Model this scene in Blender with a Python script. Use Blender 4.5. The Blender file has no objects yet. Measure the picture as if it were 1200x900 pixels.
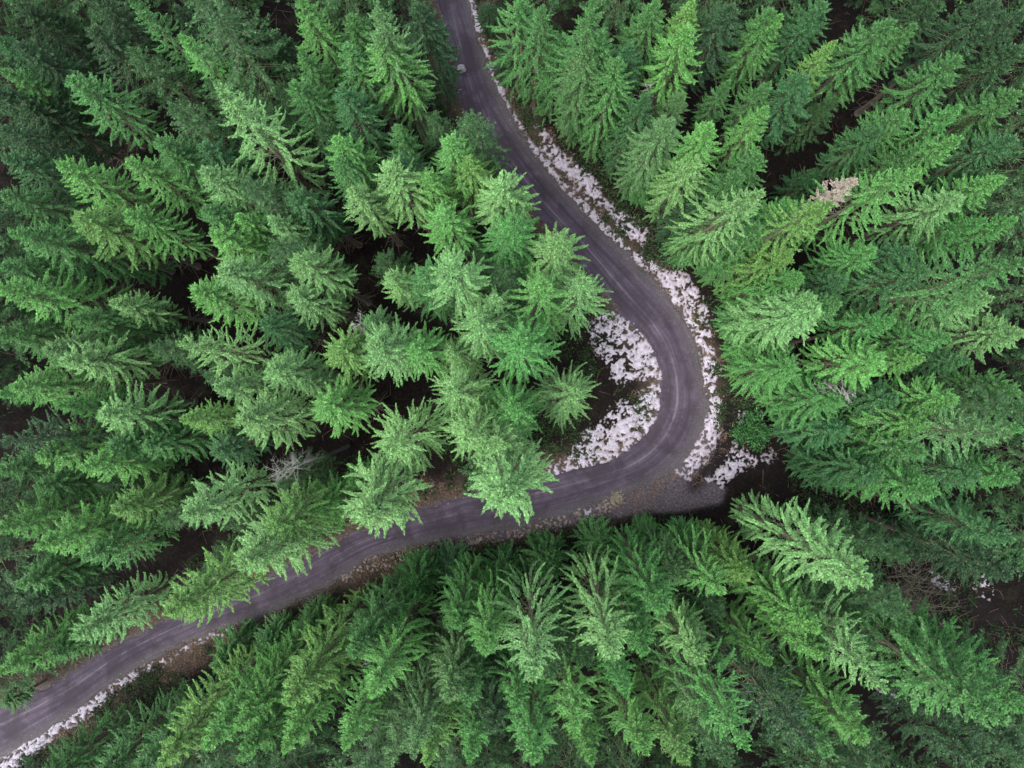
import bpy, math, random
import numpy as np
from mathutils import Vector, Quaternion, Matrix

# ------------------------------------------------------------------ camera, sky, sun, exposure
scene = bpy.context.scene
COL = scene.collection
IMG_W, IMG_H = 1200.0, 900.0
CAM_H = 66.0
HFOV = math.radians(70.0)
F = (IMG_W / 2) / math.tan(HFOV / 2)
NADIR = (612.0, 448.0)

cam_data = bpy.data.cameras.new("camera")
cam_data.angle = HFOV
cam_data.clip_start = 0.5
cam_data.clip_end = 4000
cam = bpy.data.objects.new("camera", cam_data)
COL.objects.link(cam)
cam.location = (0, 0, CAM_H)
_nd = Vector(((NADIR[0] - 600) / F, -(NADIR[1] - 450) / F, -1)).normalized()
CAM_Q = _nd.rotation_difference(Vector((0, 0, -1)))
cam.rotation_mode = 'QUATERNION'
cam.rotation_quaternion = CAM_Q
scene.camera = cam

SUN_EL, SUN_AZ = 62.0, 230.0          # a bright overcast: broad, high sun
world = bpy.data.worlds.new("World")
scene.world = world
world.use_nodes = True
wn = world.node_tree.nodes
wl = world.node_tree.links
wn.clear()
wo = wn.new("ShaderNodeOutputWorld")
bg = wn.new("ShaderNodeBackground")
sky = wn.new("ShaderNodeTexSky")
sky.sky_type = 'NISHITA'
sky.sun_disc = False
sky.sun_elevation = math.radians(SUN_EL)
sky.sun_rotation = math.radians(SUN_AZ)
sky.air_density = 1.0
sky.dust_density = 4.0
sky.ozone_density = 0.3
bg.inputs["Strength"].default_value = 0.15
veil = wn.new("ShaderNodeHueSaturation")          # an overcast veil greys the blue
veil.inputs["Saturation"].default_value = 0.45
wl.new(sky.outputs[0], veil.inputs["Color"])
wl.new(veil.outputs[0], bg.inputs[0])
wl.new(bg.outputs[0], wo.inputs[0])

sun_d = bpy.data.lights.new("sun", 'SUN')
sun_d.energy = 0.6
sun_d.angle = math.radians(50)
sun_d.color = (1.0, 0.96, 0.9)
sun = bpy.data.objects.new("sun", sun_d)
COL.objects.link(sun)
_az, _el = math.radians(SUN_AZ), math.radians(SUN_EL)
_sdir = Vector((math.sin(_az) * math.cos(_el), math.cos(_az) * math.cos(_el), math.sin(_el)))
sun.rotation_mode = 'QUATERNION'
sun.rotation_quaternion = (-_sdir).to_track_quat('-Z', 'Y')
sun.location = _sdir * 200

scene.view_settings.view_transform = 'Standard'
scene.view_settings.look = 'None'
scene.view_settings.exposure = 1.48
scene.view_settings.gamma = 1.0
scene.view_settings.use_curve_mapping = False
scene.cycles.max_bounces = 5
scene.cycles.diffuse_bounces = 1
scene.cycles.transmission_bounces = 3
scene.cycles.use_denoising = True

rng = np.random.default_rng(11)
random.seed(11)


# ------------------------------------------------------------------ helpers
def at(px, py, z=0.0):
    """Photo pixel -> point at height z above the ground."""
    d = CAM_Q @ Vector(((px - 600) / F, -(py - 450) / F, -1))
    t = (z - CAM_H) / d.z
    return Vector((d.x * t, d.y * t, z))


def to_px(x, y, z=0.0):
    d = CAM_Q.inverted() @ Vector((x, y, z - CAM_H))
    return 600 - F * d.x / d.z, 450 + F * d.y / d.z


def hash2(ix, iy, seed):
    h = (ix * 374761393 + iy * 668265263 + seed * 1442695041) & 0xFFFFFFFF
    h = ((h ^ (h >> 13)) * 1274126177) & 0xFFFFFFFF
    h = h ^ (h >> 16)
    return (h & 0xFFFF) / 65535.0


def vnoise(x, y, seed=0):
    x = np.asarray(x, float)
    y = np.asarray(y, float)
    ix = np.floor(x).astype(np.int64)
    iy = np.floor(y).astype(np.int64)
    fx, fy = x - ix, y - iy
    fx = fx * fx * (3 - 2 * fx)
    fy = fy * fy * (3 - 2 * fy)
    a = hash2(ix, iy, seed); b = hash2(ix + 1, iy, seed)
    c = hash2(ix, iy + 1, seed); d = hash2(ix + 1, iy + 1, seed)
    return (a * (1 - fx) + b * fx) * (1 - fy) + (c * (1 - fx) + d * fx) * fy


def fbm(x, y, seed=0, octv=4):
    s, a, n = 0, 1.0, 0
    for k in range(octv):
        s = s + a * vnoise(x * 2 ** k, y * 2 ** k, seed + 17 * k)
        n += a
        a *= 0.55
    return s / n


def catmull(pts, per=10):
    pts = np.asarray(pts, float)
    out = []
    n = len(pts)
    for i in range(n - 1):
        p0 = pts[max(i - 1, 0)]; p1 = pts[i]; p2 = pts[i + 1]; p3 = pts[min(i + 2, n - 1)]
        for k in range(per):
            t = k / per
            out.append(0.5 * ((2 * p1) + (-p0 + p2) * t + (2 * p0 - 5 * p1 + 4 * p2 - p3) * t * t + (-p0 + 3 * p1 - 3 * p2 + p3) * t ** 3))
    out.append(pts[-1])
    return np.array(out)


def poly_sd(px, py, poly):
    """Signed distance (positive inside) to a polygon, vectorised."""
    poly = np.asarray(poly, float)
    n = len(poly)
    best = np.full(px.shape, 1e9)
    inside = np.zeros(px.shape, bool)
    for i in range(n):
        a = poly[i]; b = poly[(i + 1) % n]
        e = b - a
        wx, wy = px - a[0], py - a[1]
        t = np.clip((wx * e[0] + wy * e[1]) / max(e @ e, 1e-9), 0, 1)
        best = np.minimum(best, (wx - e[0] * t) ** 2 + (wy - e[1] * t) ** 2)
        cond = (a[1] > py) != (b[1] > py)
        with np.errstate(divide='ignore', invalid='ignore'):
            xi = a[0] + (py - a[1]) * e[0] / (e[1] if e[1] else 1e-9)
        inside ^= cond & (px < xi)
    d = np.sqrt(best)
    return np.where(inside, d, -d)


def line_dist(px, py, line):
    line = np.asarray(line, float)
    best = np.full(px.shape, 1e9)
    for i in range(len(line) - 1):
        a = line[i]; e = line[i + 1] - a
        wx, wy = px - a[0], py - a[1]
        t = np.clip((wx * e[0] + wy * e[1]) / max(e @ e, 1e-9), 0, 1)
        best = np.minimum(best, (wx - e[0] * t) ** 2 + (wy - e[1] * t) ** 2)
    return np.sqrt(best)


def mesh_from(name, verts, faces, mats=(), smooth=False, mat_idx=None, attrs=None):
    """faces: (n,k) int array, all the same corner count, or a list of such arrays."""
    me = bpy.data.meshes.new(name)
    verts = np.asarray(verts, np.float32)
    if isinstance(faces, np.ndarray):
        faces = [faces]
    faces = [np.asarray(f, np.int32) for f in faces if len(f)]
    nl = sum(f.size for f in faces)
    npoly = sum(len(f) for f in faces)
    me.vertices.add(len(verts)); me.vertices.foreach_set("co", verts.ravel())
    me.loops.add(nl); me.loops.foreach_set("vertex_index", np.concatenate([f.ravel() for f in faces]))
    tot = np.concatenate([np.full(len(f), f.shape[1], np.int32) for f in faces])
    st = np.concatenate([[0], np.cumsum(tot)[:-1]]).astype(np.int32)
    me.polygons.add(npoly)
    me.polygons.foreach_set("loop_start", st)
    me.polygons.foreach_set("loop_total", tot)
    for m in mats:
        me.materials.append(m)
    if mat_idx is not None:
        me.polygons.foreach_set("material_index", np.asarray(mat_idx, np.int32))
    if smooth:
        me.polygons.foreach_set("use_smooth", np.ones(npoly, bool))
    for k, v in (attrs or {}).items():
        a = me.attributes.new(k, 'FLOAT', 'POINT')
        a.data.foreach_set("value", np.asarray(v, np.float32))
    me.update(calc_edges=True)
    me.validate()
    return me


def link(name, me, parent=None, loc=None):
    o = bpy.data.objects.new(name, me)
    COL.objects.link(o)
    if parent:
        o.parent = parent
    if loc is not None:
        o.location = loc
    return o


def tag(o, label=None, cat=None, group=None, kind=None):
    if label: o["label"] = label
    if cat: o["category"] = cat
    if group: o["group"] = group
    if kind: o["kind"] = kind
    return o


def tube(path, radii, seg=7, cap=True):
    """-> verts, quads of a tapered tube along a path."""
    path = np.asarray(path, float)
    V, Q = [], []
    n = len(path)
    for i in range(n):
        t = path[min(i + 1, n - 1)] - path[max(i - 1, 0)]
        t = t / (np.linalg.norm(t) + 1e-9)
        u = np.cross(t, [0.31, 0.9, 0.2]); u /= np.linalg.norm(u) + 1e-9
        w = np.cross(t, u)
        for k in range(seg):
            a = 2 * math.pi * k / seg
            V.append(path[i] + radii[i] * (math.cos(a) * u + math.sin(a) * w))
    for i in range(n - 1):
        for k in range(seg):
            Q.append((i * seg + k, i * seg + (k + 1) % seg, (i + 1) * seg + (k + 1) % seg, (i + 1) * seg + k))
    return np.array(V), np.array(Q, np.int32)


class Acc:
    """Collects vertex / quad arrays into one mesh."""
    def __init__(self):
        self.v, self.q, self.m, self.n, self.at = [], [], [], 0, []

    def add(self, v, q, mat=0, val=0.5):
        v = np.asarray(v, float)
        q = np.asarray(q, np.int32)
        self.v.append(v); self.q.append(q + self.n); self.m.append(np.full(len(q), mat))
        self.at.append(np.broadcast_to(np.asarray(val, float), (len(v),)).copy())
        self.n += len(v)

    def mesh(self, name, mats, smooth=True):
        return mesh_from(name, np.concatenate(self.v), np.concatenate(self.q), mats, smooth, np.concatenate(self.m), {"tone": np.concatenate(self.at)})


# ------------------------------------------------------------------ materials
def new_mat(name):
    m = bpy.data.materials.new(name)
    m.use_nodes = True
    nt = m.node_tree
    nt.nodes.clear()
    out = nt.nodes.new("ShaderNodeOutputMaterial")
    return m, nt.nodes, nt.links, out


def ramp(N, stops):
    r = N.new("ShaderNodeValToRGB")
    el = r.color_ramp.elements
    while len(el) < len(stops):
        el.new(0.5)
    for e, (p, c) in zip(el, stops):
        e.position = p
        e.color = (*c, 1) if len(c) == 3 else c
    return r


def noise(N, L, scale, detail=5, rough=0.6, vec=None, dist=0.0):
    n = N.new("ShaderNodeTexNoise")
    n.inputs["Scale"].default_value = scale
    n.inputs["Detail"].default_value = detail
    n.inputs["Roughness"].default_value = rough
    n.inputs["Distortion"].default_value = dist
    if vec is not None:
        L.new(vec, n.inputs["Vector"])
    return n


def mixc(N, L, a, b, fac, mode='MIX'):
    m = N.new("ShaderNodeMix")
    m.data_type = 'RGBA'
    m.blend_type = mode
    for sock, v in ((m.inputs[6], a), (m.inputs[7], b), (m.inputs[0], fac)):
        if hasattr(v, "is_output"):
            L.new(v, sock)
        elif isinstance(v, (int, float)):
            sock.default_value = v
        else:
            sock.default_value = (*v, 1)
    return m.outputs[2]


def math_n(N, L, op, a, b=None, clamp=False):
    m = N.new("ShaderNodeMath")
    m.operation = op
    m.use_clamp = clamp
    for s, v in ((m.inputs[0], a), (m.inputs[1], b)):
        if v is None:
            continue
        if hasattr(v, "is_output"):
            L.new(v, s)
        else:
            s.default_value = v
    return m.outputs[0]


def principled(N, L, out, col, rough=0.8, spec=0.25):
    p = N.new("ShaderNodeBsdfPrincipled")
    if hasattr(col, "is_output"):
        L.new(col, p.inputs["Base Color"])
    else:
        p.inputs["Base Color"].default_value = (*col, 1)
    p.inputs["Roughness"].default_value = rough
    p.inputs["Specular IOR Level"].default_value = spec
    L.new(p.outputs[0], out.inputs[0])
    return p


def bump(N, L, p, height, strength=0.5, dist=0.1):
    b = N.new("ShaderNodeBump")
    b.inputs["Strength"].default_value = strength
    b.inputs["Distance"].default_value = dist
    L.new(height, b.inputs["Height"])
    L.new(b.outputs[0], p.inputs["Normal"])


def make_needles():
    """Needles: the tree's own colour (object colour), needle by needle variation, paler young growth, crown light and shade painted in by a steep tone."""
    m, N, L, out = new_mat("needles")
    oi = N.new("ShaderNodeObjectInfo")
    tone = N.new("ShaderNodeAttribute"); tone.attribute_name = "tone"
    g = N.new("ShaderNodeNewGeometry")
    tc = N.new("ShaderNodeTexCoord")
    n1 = noise(N, L, 1.1, 3, 0.6, tc.outputs["Object"])
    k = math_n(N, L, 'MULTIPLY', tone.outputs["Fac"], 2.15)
    k = math_n(N, L, 'ADD', k, -0.22)  # steep tone also paints lit tips and shaded crown interiors into the needles
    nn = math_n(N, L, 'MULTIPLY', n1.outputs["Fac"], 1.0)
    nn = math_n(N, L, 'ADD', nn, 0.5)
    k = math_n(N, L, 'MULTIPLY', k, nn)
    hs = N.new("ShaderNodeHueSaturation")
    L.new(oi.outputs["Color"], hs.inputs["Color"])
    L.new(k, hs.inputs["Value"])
    n2 = noise(N, L, 2.3, 3, 0.6, tc.outputs["Object"])
    old = ramp(N, [(0.56, (0, 0, 0)), (0.72, (1, 1, 1))])
    L.new(n2.outputs["Fac"], old.inputs[0])
    hs_out = mixc(N, L, hs.outputs[0], (0.085, 0.105, 0.040), math_n(N, L, 'MULTIPLY', old.outputs[0], 0.45))
    # the youngest needles are paler and yellower than the old ones
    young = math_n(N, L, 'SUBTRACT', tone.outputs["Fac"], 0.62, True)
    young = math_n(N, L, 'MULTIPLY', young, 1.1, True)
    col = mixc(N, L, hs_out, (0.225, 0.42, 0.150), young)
    dif = N.new("ShaderNodeBsdfPrincipled")
    L.new(col, dif.inputs["Base Color"])
    dif.inputs["Roughness"].default_value = 0.55
    dif.inputs["Specular IOR Level"].default_value = 0.3
    tr = N.new("ShaderNodeBsdfTranslucent")
    L.new(col, tr.inputs["Color"])
    mx = N.new("ShaderNodeMixShader")
    mx.inputs[0].default_value = 0.07
    L.new(dif.outputs[0], mx.inputs[1]); L.new(tr.outputs[0], mx.inputs[2])
    L.new(mx.outputs[0], out.inputs[0])
    return m


def make_bark(name, c0, c1, scale=6):
    m, N, L, out = new_mat(name)
    tc = N.new("ShaderNodeTexCoord")
    mp = N.new("ShaderNodeMapping"); mp.inputs["Scale"].default_value = (1, 1, 0.25)
    L.new(tc.outputs["Object"], mp.inputs[0])
    n = noise(N, L, scale, 6, 0.65, mp.outputs[0])
    r = ramp(N, [(0.3, c0), (0.7, c1)])
    L.new(n.outputs["Fac"], r.inputs[0])
    p = principled(N, L, out, r.outputs[0], 0.9, 0.15)
    bump(N, L, p, n.outputs["Fac"], 0.6, 0.05)
    return m


M_NEEDLE = make_needles()
M_BARK = make_bark("spruce_bark", (0.115, 0.097, 0.075), (0.29, 0.25, 0.20))
M_TWIGWOOD = make_bark("twig_bark", (0.10, 0.11, 0.06), (0.22, 0.23, 0.14), 9)
M_DEAD = make_bark("dead_wood", (0.13, 0.135, 0.12), (0.30, 0.30, 0.275), 7)
M_TAN = make_bark("dead_needles", (0.20, 0.165, 0.135), (0.44, 0.38, 0.32), 5)
M_LOG = make_bark("log_wood", (0.12, 0.075, 0.05), (0.34, 0.25, 0.19), 5)
M_STRAW = make_bark("dry_stems", (0.18, 0.17, 0.12), (0.42, 0.40, 0.30), 5)

# ------------------------------------------------------------------ road line (photo pixels at ground level)
RL = [(498, -120), (506, -50), (513, 0), (525, 50), (534, 90), (550, 140), (578, 185), (608, 225), (640, 262), (680, 305), (718, 355),
      (748, 388), (768, 420), (774, 450), (770, 482), (752, 514), (718, 538), (675, 549), (636, 558), (590, 568), (535, 585), (480, 602),
      (420, 624), (360, 652), (290, 688), (220, 716), (140, 754), (70, 796), (0, 828), (-80, 868), (-160, 905)]
RR = [(535, -120), (543, -50), (549, 0), (563, 50), (575, 88), (600, 138), (626, 180), (657, 220), (690, 255), (722, 287), (765, 328),
      (800, 370), (819, 415), (827, 455), (827, 492), (812, 526), (780, 556), (725, 581), (680, 597), (625, 613), (560, 626), (500, 636),
      (440, 652), (378, 688), (310, 718), (238, 744), (158, 782), (90, 834), (10, 884), (-70, 930), (-150, 980)]
W = lambda pts: np.array([at(*p)[:2] for p in pts])
rl = catmull(W(RL), 16)
rr = catmull(W(RR), 16)
road_poly = np.vstack([rl[::4], rr[::-4]])
road_full = (rl + rr) / 2
road_mid = road_full[::5]
# the narrow ditch east of the bend and the hollow running off to the lower corner
DITCH = [(868, 452), (862, 478), (856, 500), (846, 525), (834, 545), (815, 568)]
HOLLOW = [(905, 505), (960, 535), (1010, 580), (1060, 650), (1120, 720), (1200, 800), (1300, 900)]
SHOULDER = W([(822, 470), (838, 500), (843, 525), (836, 545), (832, 560), (852, 574), (846, 590), (800, 600), (745, 604), (690, 612), (640, 622), (600, 630), (560, 636), (520, 644), (520, 634), (680, 590), (780, 550)])
ditch = catmull(W(DITCH), 6)
hollow = catmull(W(HOLLOW), 6)


def ground_z(x, y):
    x = np.asarray(x, float); y = np.asarray(y, float)
    d = np.maximum(line_dist(x, y, road_mid) - 3.2, 0)
    k = np.clip(d / 5.0, 0, 1)
    k = k * k * (3 - 2 * k)
    z = k * ((fbm(x * 0.11, y * 0.11, 3, 3) - 0.5) * 1.6 + (fbm(x * 0.7, y * 0.7, 5, 3) - 0.5) * 0.35)
    z = z - 0.03
    dd = line_dist(x, y, ditch)
    z = z - 0.35 * np.exp(-(dd / 0.55) ** 2)
    dh = line_dist(x, y, hollow)
    z = z - 1.1 * np.exp(-(dh / 2.6) ** 2)
    return z


def gz(x, y):
    return float(ground_z(np.array([x]), np.array([y]))[0])


# ------------------------------------------------------------------ ground: one sheet, fine in the middle, out to the horizon
def build_ground():
    ax = np.concatenate([-np.geomspace(1500, 62, 14), np.arange(-58, 58.01, 0.4), np.geomspace(62, 1500, 14)])
    ay = np.concatenate([-np.geomspace(1500, 48, 14), np.arange(-44, 44.01, 0.4), np.geomspace(48, 1500, 14)])
    X, Y = np.meshgrid(ax, ay)
    x, y = X.ravel(), Y.ravel()
    near = (np.abs(x) < 61) & (np.abs(y) < 47)
    z = np.full(len(x), -0.03)
    z[near] = ground_z(x[near], y[near])
    far = ~near
    z[far] = (fbm(x[far] * 0.05, y[far] * 0.05, 3, 3) - 0.5) * 2.0
    nx, ny = len(ax), len(ay)
    i = np.arange(nx * ny).reshape(ny, nx)
    q = np.stack([i[:-1, :-1], i[:-1, 1:], i[1:, 1:], i[1:, :-1]], -1).reshape(-1, 4)
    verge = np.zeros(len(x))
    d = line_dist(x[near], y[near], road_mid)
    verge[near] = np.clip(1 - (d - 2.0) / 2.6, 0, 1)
    trough_tone = np.zeros(len(x))
    trough_tone[near] = np.maximum(np.exp(-(line_dist(x[near], y[near], ditch) / 0.7) ** 2), 0.9 * np.exp(-(line_dist(x[near], y[near], hollow) / 3.2) ** 2))  # darker ground along the ditch and the hollow
    shp = SHOULDER
    shoulder = np.zeros(len(x))
    shoulder[near] = np.clip(poly_sd(x[near], y[near], shp) / 0.5 + 0.6, 0, 1)
    dr = poly_sd(x[near], y[near], road_poly)
    shoulder[near] = np.maximum(shoulder[near], np.clip(1.0 + dr / 0.7, 0, 1) * 0.85)
    m, N, L, out = new_mat("forest_floor")
    g = N.new("ShaderNodeNewGeometry")
    n1 = noise(N, L, 0.6, 8, 0.62, g.outputs["Position"])
    n2 = noise(N, L, 5.0, 6, 0.7, g.outputs["Position"])
    n3 = noise(N, L, 0.22, 4, 0.6, g.outputs["Position"])
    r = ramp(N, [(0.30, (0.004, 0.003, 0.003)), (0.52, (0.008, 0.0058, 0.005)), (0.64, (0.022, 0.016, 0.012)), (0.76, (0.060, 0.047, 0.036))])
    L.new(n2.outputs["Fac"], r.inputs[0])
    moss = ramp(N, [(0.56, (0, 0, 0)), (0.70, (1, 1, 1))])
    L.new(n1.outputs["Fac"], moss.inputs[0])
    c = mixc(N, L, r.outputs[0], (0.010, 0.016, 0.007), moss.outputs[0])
    va = N.new("ShaderNodeAttribute"); va.attribute_name = "verge"
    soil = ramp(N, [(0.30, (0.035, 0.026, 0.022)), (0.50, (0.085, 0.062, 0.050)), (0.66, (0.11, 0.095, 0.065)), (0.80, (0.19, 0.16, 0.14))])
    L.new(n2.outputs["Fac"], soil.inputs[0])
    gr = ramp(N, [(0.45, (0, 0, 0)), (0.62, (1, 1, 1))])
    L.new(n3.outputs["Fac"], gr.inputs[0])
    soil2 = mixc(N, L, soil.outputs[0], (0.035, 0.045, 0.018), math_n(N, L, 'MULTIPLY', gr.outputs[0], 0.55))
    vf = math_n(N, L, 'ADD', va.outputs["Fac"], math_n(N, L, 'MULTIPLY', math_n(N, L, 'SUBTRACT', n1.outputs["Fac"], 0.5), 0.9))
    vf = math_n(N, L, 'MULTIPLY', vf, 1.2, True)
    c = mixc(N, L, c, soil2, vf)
    sa = N.new("ShaderNodeAttribute"); sa.attribute_name = "shoulder"
    grit = ramp(N, [(0.30, (0.045, 0.037, 0.042)), (0.48, (0.100, 0.085, 0.097)), (0.62, (0.15, 0.132, 0.148)), (0.72, (0.30, 0.275, 0.30))])
    L.new(n2.outputs["Fac"], grit.inputs[0])
    sf = math_n(N, L, 'ADD', sa.outputs["Fac"], math_n(N, L, 'MULTIPLY', math_n(N, L, 'SUBTRACT', n2.outputs["Fac"], 0.5), 0.9))
    sf = math_n(N, L, 'MULTIPLY', sf, sa.outputs["Fac"], True)
    c = mixc(N, L, c, grit.outputs[0], sf)
    wa = N.new("ShaderNodeAttribute"); wa.attribute_name = "trough_tone"
    c = mixc(N, L, c, (0.016, 0.012, 0.013), wa.outputs["Fac"])
    p = principled(N, L, out, c, 0.92, 0.2)
    bump(N, L, p, n2.outputs["Fac"], 0.8, 0.12)
    me = mesh_from("ground", np.stack([x, y, z], 1), q, [m], True, None, {"verge": verge, "trough_tone": trough_tone, "shoulder": shoulder})
    tag(link("ground", me), kind="structure")


build_ground()


# ------------------------------------------------------------------ road: a crowned gravel strip with worn tracks
def build_road():
    nu = 25
    n = len(rl)
    d = np.concatenate([[0], np.cumsum(np.linalg.norm(np.diff(road_full, axis=0), axis=1))])
    us = np.linspace(0, 1, nu)
    V, U, T = [], [], []
    for i in range(n):
        wl_ = 0.7 * (fbm(d[i] * 0.9, 0.3, 21, 5) - 0.5) * 2
        wr_ = 0.7 * (fbm(d[i] * 0.9, 7.3, 22, 5) - 0.5) * 2
        e = rr[i] - rl[i]
        wdt = np.linalg.norm(e); e = e / wdt
        a = rl[i]; b = rr[i]
        for u in us:
            p = a * (1 - u) + b * u + e * (wl_ * max(0, 1 - u / 0.09) + wr_ * max(0, 1 - (1 - u) / 0.09))
            crown = 0.10 * (1 - (2 * u - 1) ** 2) - 0.045 * (math.exp(-((u - 0.30) / 0.08) ** 2) + math.exp(-((u - 0.68) / 0.08) ** 2))
            edge = -0.05 if u in (0.0, 1.0) else 0.0
            V.append((p[0], p[1], 0.03 + crown + edge))
            U.append(u); T.append(d[i])
    idx = np.arange(n * nu).reshape(n, nu)
    q = np.stack([idx[:-1, :-1], idx[:-1, 1:], idx[1:, 1:], idx[1:, :-1]], -1).reshape(-1, 4)[:, ::-1]
    m, N, L, out = new_mat("gravel_road")
    g = N.new("ShaderNodeNewGeometry")
    ua = N.new("ShaderNodeAttribute"); ua.attribute_name = "across"
    ta = N.new("ShaderNodeAttribute"); ta.attribute_name = "along"
    cmb = N.new("ShaderNodeCombineXYZ")
    L.new(math_n(N, L, 'MULTIPLY', ua.outputs["Fac"], 13.0), cmb.inputs[0])
    L.new(math_n(N, L, 'MULTIPLY', ta.outputs["Fac"], 0.10), cmb.inputs[1])
    st = noise(N, L, 1.6, 5, 0.6, cmb.outputs[0], 0.0)
    n1 = noise(N, L, 0.7, 6, 0.6, g.outputs["Position"])
    n2 = noise(N, L, 9.0, 5, 0.75, g.outputs["Position"])
    n3r = noise(N, L, 0.09, 3, 0.5, g.outputs["Position"])
    base = ramp(N, [(0.30, (0.028, 0.022, 0.032)), (0.53, (0.076, 0.061, 0.088)), (0.76, (0.180, 0.152, 0.202))])
    f = math_n(N, L, 'ADD', math_n(N, L, 'MULTIPLY', st.outputs["Fac"], 0.40), math_n(N, L, 'MULTIPLY', n1.outputs["Fac"], 0.32))
    f = math_n(N, L, 'ADD', f, math_n(N, L, 'MULTIPLY', n2.outputs["Fac"], 0.36))
    L.new(f, base.inputs[0])
    # damp, darker wheel ruts and a pale loose ridge between them
    ub = math_n(N, L, 'ADD', ua.outputs["Fac"], math_n(N, L, 'MULTIPLY', math_n(N, L, 'SUBTRACT', n1.outputs["Fac"], 0.5), 0.025))

    def band(c, w):
        dd = math_n(N, L, 'ABSOLUTE', math_n(N, L, 'SUBTRACT', ub, c))
        return math_n(N, L, 'SUBTRACT', 1.0, math_n(N, L, 'DIVIDE', dd, w), True)
    rut = math_n(N, L, 'ADD', band(0.20, 0.06), band(0.62, 0.07), True)
    rut2 = math_n(N, L, 'MULTIPLY', math_n(N, L, 'ADD', band(0.47, 0.035), band(0.83, 0.045), True), math_n(N, L, 'MULTIPLY', math_n(N, L, 'SUBTRACT', n1.outputs["Fac"], 0.40, True), 6.0, True))
    rut = math_n(N, L, 'ADD', rut, rut2, True)
    c = mixc(N, L, base.outputs[0], (0.048, 0.040, 0.053), math_n(N, L, 'MULTIPLY', rut, 0.62))
    rid = math_n(N, L, 'MULTIPLY', band(0.36, 0.035), math_n(N, L, 'MULTIPLY', math_n(N, L, 'SUBTRACT', n3r.outputs['Fac'], 0.42, True), 7.0, True))
    c = mixc(N, L, c, (0.28, 0.26, 0.285), math_n(N, L, 'MULTIPLY', rid, 0.45))
    # damp blotches, and a scatter of paler grit
    n4 = noise(N, L, 0.33, 5, 0.65, g.outputs["Position"], 0.4)
    dampr = ramp(N, [(0.45, (0, 0, 0)), (0.58, (1, 1, 1))])
    L.new(n4.outputs["Fac"], dampr.inputs[0])
    c = mixc(N, L, c, (0.040, 0.032, 0.043), math_n(N, L, 'MULTIPLY', dampr.outputs[0], 0.72))
    n5 = noise(N, L, 22.0, 3, 0.8, g.outputs["Position"])
    gp = ramp(N, [(0.60, (0, 0, 0)), (0.70, (1, 1, 1))])
    L.new(n5.outputs["Fac"], gp.inputs[0])
    c = mixc(N, L, c, (0.24, 0.22, 0.245), math_n(N, L, 'MULTIPLY', gp.outputs[0], 0.45))
    # grit on the outer shoulder
    sh = math_n(N, L, 'MULTIPLY', math_n(N, L, 'SUBTRACT', ub, 0.70, True), 3.2, True)
    gt = ramp(N, [(0.50, (0.10, 0.095, 0.092)), (0.60, (0.16, 0.15, 0.148)), (0.70, (0.40, 0.38, 0.41))])
    L.new(n2.outputs["Fac"], gt.inputs[0])
    c = mixc(N, L, c, gt.outputs[0], math_n(N, L, 'MULTIPLY', sh, 0.75))
    p = principled(N, L, out, c, 0.85, 0.25)
    bump(N, L, p, n2.outputs["Fac"], 0.45, 0.06)
    me = mesh_from("road", V, q, [m], True, None, {"across": U, "along": T})
    tag(link("road", me), kind="structure")


build_road()


# ------------------------------------------------------------------ snow: thin, broken, half-melted patches of real thickness
def snow_mat():
    m, N, L, out = new_mat("old_snow")
    g = N.new("ShaderNodeNewGeometry")
    n = noise(N, L, 3.0, 6, 0.7, g.outputs["Position"])
    n2 = noise(N, L, 11.0, 4, 0.7, g.outputs["Position"])
    f = math_n(N, L, 'ADD', math_n(N, L, 'MULTIPLY', n.outputs["Fac"], 0.6), math_n(N, L, 'MULTIPLY', n2.outputs["Fac"], 0.4))
    da = N.new("ShaderNodeAttribute"); da.attribute_name = "depth"
    r = ramp(N, [(0.36, (0.20, 0.175, 0.21)), (0.48, (0.42, 0.39, 0.455)), (0.62, (0.60, 0.56, 0.655))])
    L.new(f, r.inputs[0])
    thin = math_n(N, L, 'ADD', math_n(N, L, 'MULTIPLY', da.outputs["Fac"], 1.5), math_n(N, L, 'MULTIPLY', math_n(N, L, 'SUBTRACT', n2.outputs["Fac"], 0.42), 1.6), True)
    c = mixc(N, L, (0.10, 0.085, 0.092), r.outputs[0], thin)
    p = principled(N, L, out, c, 0.7, 0.3)
    bump(N, L, p, f, 0.6, 0.08)
    return m


M_SNOW = snow_mat()


SNOW_POLYS = []


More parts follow.
